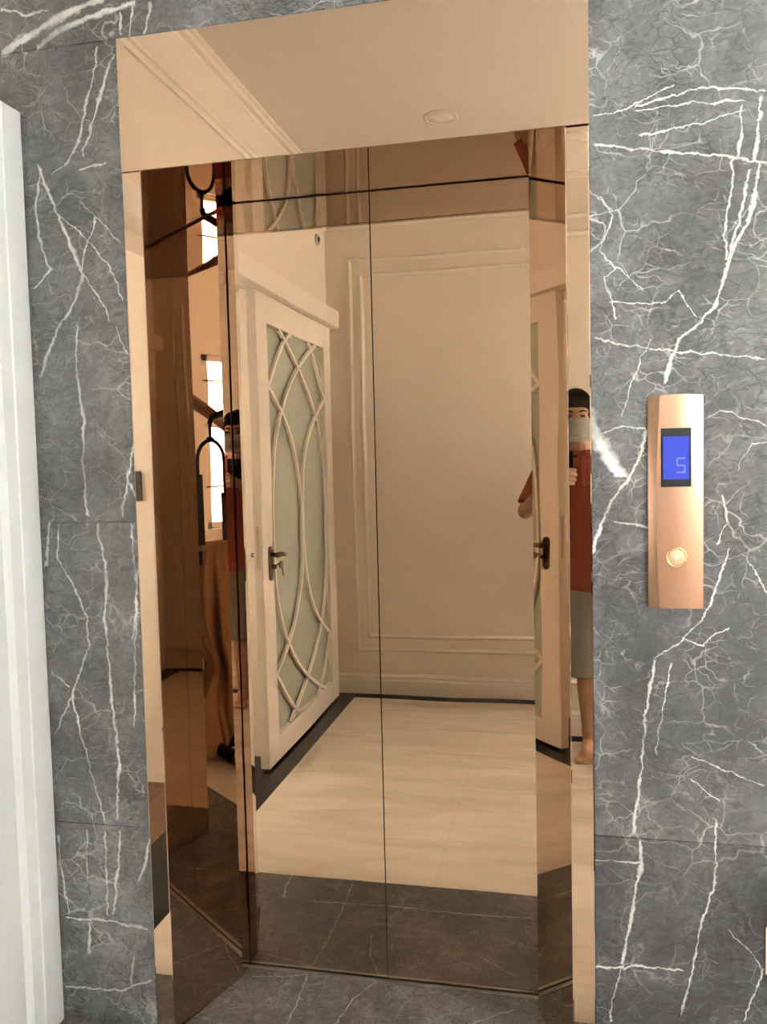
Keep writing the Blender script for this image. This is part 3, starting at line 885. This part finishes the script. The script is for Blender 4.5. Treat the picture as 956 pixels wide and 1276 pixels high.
# handle, lock and keys
hy = -1.20
G().prism([(hy + 0.024 * math.cos(a), 0.945 + (0.055 if math.sin(a) >= 0 else -0.055) + 0.024 * math.sin(a)) for a in [2 * math.pi * k / 24 for k in range(24)]], -1.327, -1.319, 'x').done('handle_plate', M['chrome'], sd)
hl = G()
hl.tube([(-1.322, hy, 0.985), (-1.285, hy, 0.985)], 0.011, 10)
hl.tube([(-1.283, hy + 0.012, 0.985), (-1.281, hy - 0.04, 0.985), (-1.283, hy - 0.082, 0.978), (-1.292, hy - 0.095, 0.975)], [0.012, 0.011, 0.010, 0.008], 10)
hl.done('lever_handle', M['chrome'], sd, smooth=True)
ky = G()
ky.disc((-1.296, hy - 0.005, 0.930), (1, 0, 0), [(0.010, -0.02), (0.010, 0.0)], 12)
ky.disc((-1.290, hy - 0.05, 0.935), (1, 0.2, 0), [(0.017, -0.002), (0.017, 0.002)], 16)
ky.prism([(hy - 0.055, 0.925), (hy - 0.075, 0.878), (hy - 0.083, 0.881), (hy - 0.066, 0.928)], -1.292, -1.288, 'x')
ky.tube([(-1.296, hy - 0.005, 0.938), (-1.29, hy - 0.03, 0.945), (-1.29, hy - 0.045, 0.94)], 0.003, 6)
ky.done('key_bunch', M['chrome'], sd)
lp = G().box(-1.3565, -1.3405, DY1 - 0.0005, DY1 + 0.0015, 0.925, 1.125).done('lock_plate', M['lockplate'], sd, bevel=0.0006)
hb = G()
hb.tube([(-1.37, hy, 0.985), (-1.408, hy, 0.985)], 0.011, 10)
hb.tube([(-1.408, hy + 0.01, 0.985), (-1.41, hy - 0.085, 0.98)], 0.010, 10)
hb.done('lever_handle', M['chrome'], sd, smooth=True)
rc = G().box(XW, -1.283, -2.37, -0.31, 2.178, 2.275).done('rail_cover', M['cream_trim'], None, bevel=0.003, base=(-1.33, -1.34, 2.178))
tag(rc, 'white box cover over the sliding door track on the left wall', 'door track')
vt = thing('wall_sensor', 'small round grey fitting high on the left wall above the door track', 'wall fitting', (XW, -2.26, 2.67))
G().disc((XW, -2.26, 2.67), (1, 0, 0), [(0.032, -0.001), (0.032, 0.012), (0.026, 0.016), (0.022, 0.010)], 24).done('ring', M['steel'], vt, smooth=True)
G().disc((XW, -2.26, 2.67), (1, 0, 0), [(0.014, -0.001), (0.014, 0.018), (0.006, 0.022)], 20).done('centre_cap', M['dark_switch'], vt, smooth=True)

# ------------------------------------------------------------------ exercise machine and cloth, to the right of the lift
mx, my = 0.76, -0.455
em = thing('exercise_machine', 'black exercise machine with foam grips on a hanging handle, right of the lift', 'exercise machine', (mx, my - 0.1, 0))
bs = G()
bs.tube([(mx - 0.22, my + 0.02, 0.035), (mx + 0.25, my + 0.02, 0.035)], 0.030, 12)
bs.tube([(mx - 0.22, my - 0.42, 0.035), (mx + 0.25, my - 0.42, 0.035)], 0.030, 12)
bs.tube([(mx, my + 0.02, 0.05), (mx, my - 0.42, 0.05)], 0.028, 12)
bs.done('base_frame', M['black'], em, smooth=True)
ft = G()
for xx in (-0.23, 0.255):
    for yy in (0.02, -0.42):
        G().disc((mx + xx, my + yy, 0.035), (1, 0, 0), [(0.034, -0.025), (0.034, 0.025)], 14).done('end_cap', M['steel'], em)
ft.bm.free()
G().tube([(mx + 0.02, my - 0.30, 0.05), (mx + 0.03, my - 0.32, 1.0), (mx + 0.02, my - 0.30, 1.55), (mx, my - 0.24, 1.645), (mx, my - 0.12, 1.665), (mx, my - 0.01, 1.63), (mx, my, 1.60)], [0.03, 0.027, 0.024, 0.022, 0.02, 0.017, 0.014], 12).done('mast', M['black'], em, smooth=True)
uh = [(mx, my + 0.075, 0.93), (mx, my + 0.075, 1.40)]
for k in range(1, 12):
    a = math.pi * k / 12
    uh.append((mx, my + 0.075 * math.cos(a), 1.42 + 0.10 * math.sin(a)))
uh += [(mx, my - 0.075, 1.40), (mx, my - 0.075, 0.93)]
hd = G()
hd.tube(uh, 0.0095, 10)
hd.tube([(mx, my, 1.515), (mx, my, 1.605)], 0.008, 8)
hd.ball((mx, my, 1.525), 0.02, 0.022, 0.014)
hd = hd.done('handlebar', M['black'], em, smooth=True)
for s_ in (1, -1):
    z0_, z1_ = (1.03, 1.36) if s_ > 0 else (0.99, 1.27)
    G().tube([(mx, my + s_ * 0.075, z0_), (mx, my + s_ * 0.075, z1_)], 0.024, 14).done('foam_grip', M['foam'], hd, smooth=True)
G().tube([(mx, my + 0.09, 1.012), (mx, my - 0.33, 1.015)], 0.016, 10).done('cross_bar', M['steel'], em, smooth=True)

rings = []
NZ, NA = 46, 110
for i in range(NZ + 1):
    v = i / NZ
    z = 1.040 - v * 0.95
    half = 0.115 + 0.03 * math.sin(v * 3) - 0.070 * math.exp(-((v - 0.63) / 0.10) ** 2) + 0.02 * v
    dep = 0.030 + 0.045 * math.sin(min(1, v * 2.2) * 1.57) - 0.025 * math.exp(-((v - 0.63) / 0.10) ** 2)
    amp = 0.006 + 0.050 * min(1, v * 2.2)
    cyy = my - 0.055 - 0.02 * v + 0.012 * math.sin(5 * v)
    ring = []
    for k in range(NA):
        a = 2 * math.pi * k / NA
        ripple = amp * (math.sin(9 * a + 2.2 * v + 0.6) * 0.6 + math.sin(15 * a - 3 * v) * 0.35 + 0.3 * math.sin(3 * a + 9 * v))
        zz = z + (0.05 * math.sin(2 * a + 0.7) + 0.025 * math.sin(5 * a)) * max(0, v - 0.70) * 4.2
        ring.append((mx + 0.0 + (dep + ripple) * math.cos(a), cyy + (half + ripple) * math.sin(a), zz))
    rings.append(ring)
gc = G()
gc.loft(rings)
tag(gc.done('draped_garment', M['brown_cloth'], None, smooth=True, base=(mx, my, 0.1)), 'large ochre brown garment hung over the exercise machine', 'clothing')

# ------------------------------------------------------------------ the person taking the picture


def remeshed(g, name, mat, parent, voxel=0.006, smooth_it=4):
    """fuse overlapping closed shapes into one continuous surface"""
    bm = g.bm
    bmesh.ops.recalc_face_normals(bm, faces=bm.faces)
    off = Vector(parent['_w'])
    me = bpy.data.meshes.new('tmp')
    bm.to_mesh(me)
    bm.free()
    o = bpy.data.objects.new('tmp', me)
    COL.objects.link(o)
    md = o.modifiers.new('fuse', 'REMESH')
    md.mode = 'VOXEL'
    md.voxel_size = voxel
    ms = o.modifiers.new('soften', 'SMOOTH')
    ms.factor = 0.5
    ms.iterations = smooth_it
    dg_ = bpy.context.evaluated_depsgraph_get()
    dg_.update()
    m2 = bpy.data.meshes.new_from_object(o.evaluated_get(dg_))
    bpy.data.objects.remove(o)
    bpy.data.meshes.remove(me)
    m2.name = name
    m2.transform(Matrix.Translation(-off))
    m2.materials.clear()
    m2.materials.append(mat)
    m2.polygons.foreach_set('use_smooth', [True] * len(m2.polygons))
    r = bpy.data.objects.new(name, m2)
    COL.objects.link(r)
    r.parent = parent
    r['_w'] = parent['_w']
    return r


def ering(c, rx, ry, n=24, tilt=0.0):
    return [(c[0] + rx * math.cos(2 * math.pi * k / n), c[1] + ry * math.sin(2 * math.pi * k / n), c[2] + tilt * math.cos(2 * math.pi * k / n)) for k in range(n)]


def limb(g, pts, rads, seg=16, flat=1.0):
    """tapered limb with rounded ends along joints"""
    P = [Vector(p) for p in pts]
    Q, Rr = [], []
    for i in range(len(P) - 1):
        for k in range(6):
            f = k / 6
            Q.append(P[i].lerp(P[i + 1], f))
            s = f * f * (3 - 2 * f)
            Rr.append(rads[i] * (1 - s) + rads[i + 1] * s)
    Q.append(P[-1])
    Rr.append(rads[-1])
    d0 = (Q[0] - Q[1]).normalized()
    d1 = (Q[-1] - Q[-2]).normalized()
    Q = [Q[0] + d0 * Rr[0] * 0.9, Q[0] + d0 * Rr[0] * 0.5] + Q + [Q[-1] + d1 * Rr[-1] * 0.5, Q[-1] + d1 * Rr[-1] * 0.9]
    Rr = [Rr[0] * 0.35, Rr[0] * 0.82] + Rr + [Rr[-1] * 0.82, Rr[-1] * 0.35]
    g.tube(Q, Rr, seg, flat)


PB = (0.17, -2.14, 0.0)
pe = thing('person', 'person in rust red polo, khaki shorts and face mask taking a photo, barefoot', 'person', PB)
HC = Vector((0.052, -2.085, 1.574))                            # head centre
b_ = G()
# trunk
b_.loft([ering((0.185, -2.145, 0.84), 0.13, 0.10), ering((0.185, -2.148, 0.92), 0.160, 0.115), ering((0.172, -2.145, 1.02), 0.150, 0.108), ering((0.150, -2.14, 1.14), 0.152, 0.110),
         ering((0.125, -2.14, 1.27), 0.170, 0.112, tilt=-0.006), ering((0.105, -2.14, 1.36), 0.165, 0.095, tilt=-0.01), ering((0.085, -2.138, 1.415), 0.10, 0.070), ering((0.075, -2.132, 1.44), 0.06, 0.058)])
limb(b_, [(0.078, -2.134, 1.40), (0.060, -2.105, 1.52)], [0.060, 0.056])
# head: skull, face, jaw, ears, nose
b_.ball(HC + Vector((0, -0.012, 0.028)), 0.076, 0.094, 0.088)
b_.ball(HC + Vector((0, 0.022, -0.030)), 0.064, 0.070, 0.086)
b_.ball(HC + Vector((0, 0.045, -0.085)), 0.038, 0.036, 0.030)
b_.ball(HC + Vector((0, 0.055, 0.030)), 0.058, 0.034, 0.030)
limb(b_, [HC + Vector((0, 0.084, 0.005)), HC + Vector((0, 0.096, -0.026))], [0.010, 0.013], 10)
for s_ in (-1, 1):
    b_.ball(HC + Vector((0.076 * s_, -0.012, -0.008)), 0.010, 0.020, 0.032)
    b_.ball(HC + Vector((0.036 * s_, 0.070, -0.022)), 0.022, 0.018, 0.020)
# arms
sl, el, wl_ = (-0.075, -2.13, 1.375), (-0.205, -2.06, 1.115), (-0.036, -1.908, 1.283)
sr_, er, wr_ = (0.285, -2.15, 1.355), (0.365, -2.17, 1.09), (0.375, -2.06, 0.86)
for a, b2, c in ((sl, el, wl_), (sr_, er, wr_)):
    limb(b_, [a, b2], [0.052, 0.040])
    fm = Vector(b2).lerp(Vector(c), 0.3)
    limb(b_, [b2, fm, c], [0.040, 0.041, 0.026])
# left hand behind the phone, fingers wrapped round its edge
limb(b_, [wl_, (-0.022, -1.882, 1.298), (0.000, -1.856, 1.316)], [0.026, 0.027, 0.022], 14, 0.75)
for i, (zf, ln) in enumerate(((1.348, 0.000), (1.327, 0.004), (1.306, 0.001), (1.287, -0.006))):
    limb(b_, [(-0.010, -1.857, 1.320 - 0.012 * i), (0.018 + ln, -1.8515, zf + 0.002), (0.0415 + ln, -1.858, zf), (0.0425 + ln, -1.878, zf - 0.003)], [0.0100, 0.0088, 0.0080, 0.0070], 10)
limb(b_, [(-0.034, -1.877, 1.303), (-0.053, -1.874, 1.333), (-0.049, -1.882, 1.363)], [0.012, 0.010, 0.0085], 10)
# right hand hanging, fingers slightly curled
limb(b_, [wr_, (0.372, -2.035, 0.815), (0.37, -2.025, 0.775)], [0.026, 0.034, 0.030], 14, 0.55)
for i in range(4):
    yb = -2.055 + 0.020 * i
    L_ = (0.062, 0.074, 0.078, 0.068)[i]
    limb(b_, [(0.368, yb, 0.775), (0.360, yb + 0.002, 0.775 - L_ * 0.5), (0.345, yb + 0.003, 0.775 - L_ * 0.95)], [0.0095, 0.0086, 0.0070], 10)
limb(b_, [(0.358, -2.002, 0.825), (0.342, -1.978, 0.795), (0.338, -1.972, 0.765)], [0.012, 0.0105, 0.0085], 10)
# legs and feet
for hip, kn, an, toe in (((0.105, -2.145, 0.86), (0.098, -2.125, 0.485), (0.103, -2.150, 0.085), (0.075, -2.01, 0.020)),
                         ((0.270, -2.150, 0.86), (0.290, -2.135, 0.485), (0.300, -2.165, 0.085), (0.325, -2.02, 0.020))):
    limb(b_, [hip, kn], [0.085, 0.052])
    cf = Vector(kn).lerp(Vector(an), 0.32) + Vector((0, -0.016, 0))
    limb(b_, [kn, cf, an], [0.052, 0.053, 0.034])
    A_, T_ = Vector(an), Vector(toe)
    limb(b_, [A_ + Vector((0, -0.028, -0.052)), A_ + Vector((0, 0.02, -0.045))], [0.030, 0.034], 14)
    limb(b_, [A_ + Vector((0, 0.01, -0.03)), A_.lerp(T_, 0.6) + Vector((0, 0, -0.005))], [0.036, 0.028], 14)
    dirv = Vector((T_.x - A_.x, T_.y - A_.y, 0)).normalized()
    side = Vector((dirv.y, -dirv.x, 0))
    base_ = Vector((T_.x, T_.y, 0.022)) - dirv * 0.035
    limb(b_, [base_ - side * 0.016 - dirv * 0.02, base_ + side * 0.020 - dirv * 0.02], [0.022, 0.021], 12)
    inner = -1 if hip[0] > 0.2 else 1
    for k in range(5):
        off_ = (k - 2) * 0.0165 * -inner
        rr_ = (0.0125, 0.0095, 0.009, 0.0085, 0.008)[k]
        ln = (0.040, 0.040, 0.035, 0.028, 0.020)[k]
        s0 = base_ - side * off_
        limb(b_, [Vector((s0.x, s0.y, rr_ + 0.001)), Vector((s0.x, s0.y, rr_ + 0.001)) + dirv * ln], [rr_, rr_ * 0.92], 10)
body = remeshed(b_, 'body', M['skin'], pe, 0.0042, 3)

# hair
h_ = G()
h_.ball(HC + Vector((0, -0.018, 0.044)), 0.084, 0.101, 0.100)
h_.ball(HC + Vector((0, 0.032, 0.090)), 0.068, 0.054, 0.040)
h_.ball(HC + Vector((0, -0.055, 0.0)), 0.074, 0.060, 0.070)
for s_ in (-1, 1):
    h_.ball(HC + Vector((0.066 * s_, 0.018, 0.040)), 0.016, 0.040, 0.040)
remeshed(h_, 'hair', M['hair'], pe, 0.005, 4)
# eyes and brows
for s_ in (-1, 1):
    G().ball(HC + Vector((0.030 * s_, 0.0885, 0.008)), 0.013, 0.007, 0.0055).done('eye', M['eye'], pe, smooth=True)
    G().tube([HC + Vector((0.014 * s_, 0.093, 0.027)), HC + Vector((0.032 * s_, 0.091, 0.033)), HC + Vector((0.050 * s_, 0.078, 0.028))], [0.003, 0.004, 0.002], 8).done('eyebrow', M['hair'], pe, smooth=True)
# pleated face mask
rings = []
for i in range(15):
    v = i / 14
    z = HC.z - 0.006 - 0.100 * v
    ring = []
    for k in range(17):
        a = -1.15 + 2.3 * k / 16
        wd = 0.069 * (1 - 0.16 * v)
        bulge = 0.106 - 0.014 * v ** 2 + 0.024 * math.sin(math.pi * min(1, v * 1.25)) * max(0, math.cos(a)) ** 3
        pleat = 0.0024 * (1 if (i % 4) < 2 else -1) * (0.3 < v < 0.85)
        ring.append((HC.x + wd * math.sin(a) / math.sin(1.15), HC.y + (bulge + pleat) * (0.40 + 0.60 * math.cos(a)), z + 0.010 * (1 - math.cos(a))))
    rings.append(ring)
mg = G()
mg.loft(rings, cap=False, closed=False)
bmesh.ops.solidify(mg.bm, geom=mg.bm.faces[:], thickness=0.002)
mk = mg.done('face_mask', M['mask'], pe, smooth=True)
for s_ in (-1, 1):
    G().tube([HC + Vector((0.064 * s_, 0.045, -0.020)), HC + Vector((0.078 * s_, 0.005, 0.016)), HC + Vector((0.082 * s_, -0.022, 0.0)), HC + Vector((0.078 * s_, 0.0, -0.045)), HC + Vector((0.058 * s_, 0.045, -0.078))], 0.0018, 6).done('ear_loop', M['mask'], mk, smooth=True)
# polo shirt
s_ = G()
s_.loft([ering((0.183, -2.148, 0.79), 0.188, 0.140), ering((0.180, -2.148, 0.88), 0.185, 0.136), ering((0.168, -2.146, 1.02), 0.172, 0.128), ering((0.148, -2.142, 1.14), 0.172, 0.128),
         ering((0.124, -2.14, 1.27), 0.186, 0.128, tilt=-0.006), ering((0.104, -2.14, 1.365), 0.182, 0.108, tilt=-0.012), ering((0.088, -2.138, 1.418), 0.118, 0.080), ering((0.076, -2.134, 1.436), 0.066, 0.064)])
for a, b2 in ((sl, el), (sr_, er)):
    A_, B_ = Vector(a), Vector(b2)
    s_.ball(A_, 0.066)
    s_.tube([A_, A_.lerp(B_, 0.3), A_.lerp(B_, 0.6), A_.lerp(B_, 0.86)], [0.066, 0.065, 0.062, 0.061], 22)
sh_ = remeshed(s_, 'polo_shirt', M['shirt'], pe, 0.006, 6)
c_ = G()
for a, b2 in ((sl, el), (sr_, er)):
    A_, B_ = Vector(a), Vector(b2)
    d_ = (B_ - A_).normalized()
    e_ = A_.lerp(B_, 0.86) - d_ * 0.006
    G().tube([e_, e_ + d_ * 0.007, e_ + d_ * 0.013], [0.0585, 0.0605, 0.0585], 22).done('sleeve_cuff', M['shirt_dark'], sh_, smooth=True)
c_.bm.free()
col = []
for k in range(29):
    a = R(100) + R(340) * k / 28
    col.append((0.074 + 0.070 * math.cos(a), -2.132 + 0.068 * math.sin(a), 1.434 + 0.024 * -math.sin(a)))
G().tube(col, 0.013, 10, 1.5).done('collar', M['shirt'], sh_, smooth=True)
G().prism([(0.064, 1.405), (0.088, 1.405), (0.100, 1.27), (0.074, 1.27)], -2.029, -2.012, 'y').done('button_placket', M['shirt'], sh_, bevel=0.004)
# shorts
q_ = G()
q_.loft([ering((0.186, -2.148, 0.93), 0.160, 0.118), ering((0.188, -2.148, 0.80), 0.180, 0.130), ering((0.188, -2.148, 0.72), 0.182, 0.125)])
q_.loft([ering((0.100, -2.142, 0.80), 0.092, 0.110), ering((0.090, -2.135, 0.60), 0.098, 0.104), ering((0.086, -2.130, 0.39), 0.100, 0.100)])
q_.loft([ering((0.276, -2.148, 0.80), 0.092, 0.110), ering((0.288, -2.140, 0.60), 0.098, 0.104), ering((0.296, -2.138, 0.39), 0.100, 0.100)])
remeshed(q_, 'shorts', M['shorts'], pe, 0.006, 5)

# phone in the left hand (lens where the camera is)
ph = thing('smartphone', 'dark smartphone held up in the hand of the person in red', 'phone', (-0.003, -1.872, 1.352))
G().box(-0.040, 0.034, -1.8745, -1.8665, 1.277, 1.427).done('phone_body', M['black'], ph, bevel=0.003)
G().box(-0.014, 0.014, -1.8668, -1.8645, 1.390, 1.424).done('camera_bump', M['dark_switch'], ph, bevel=0.002)
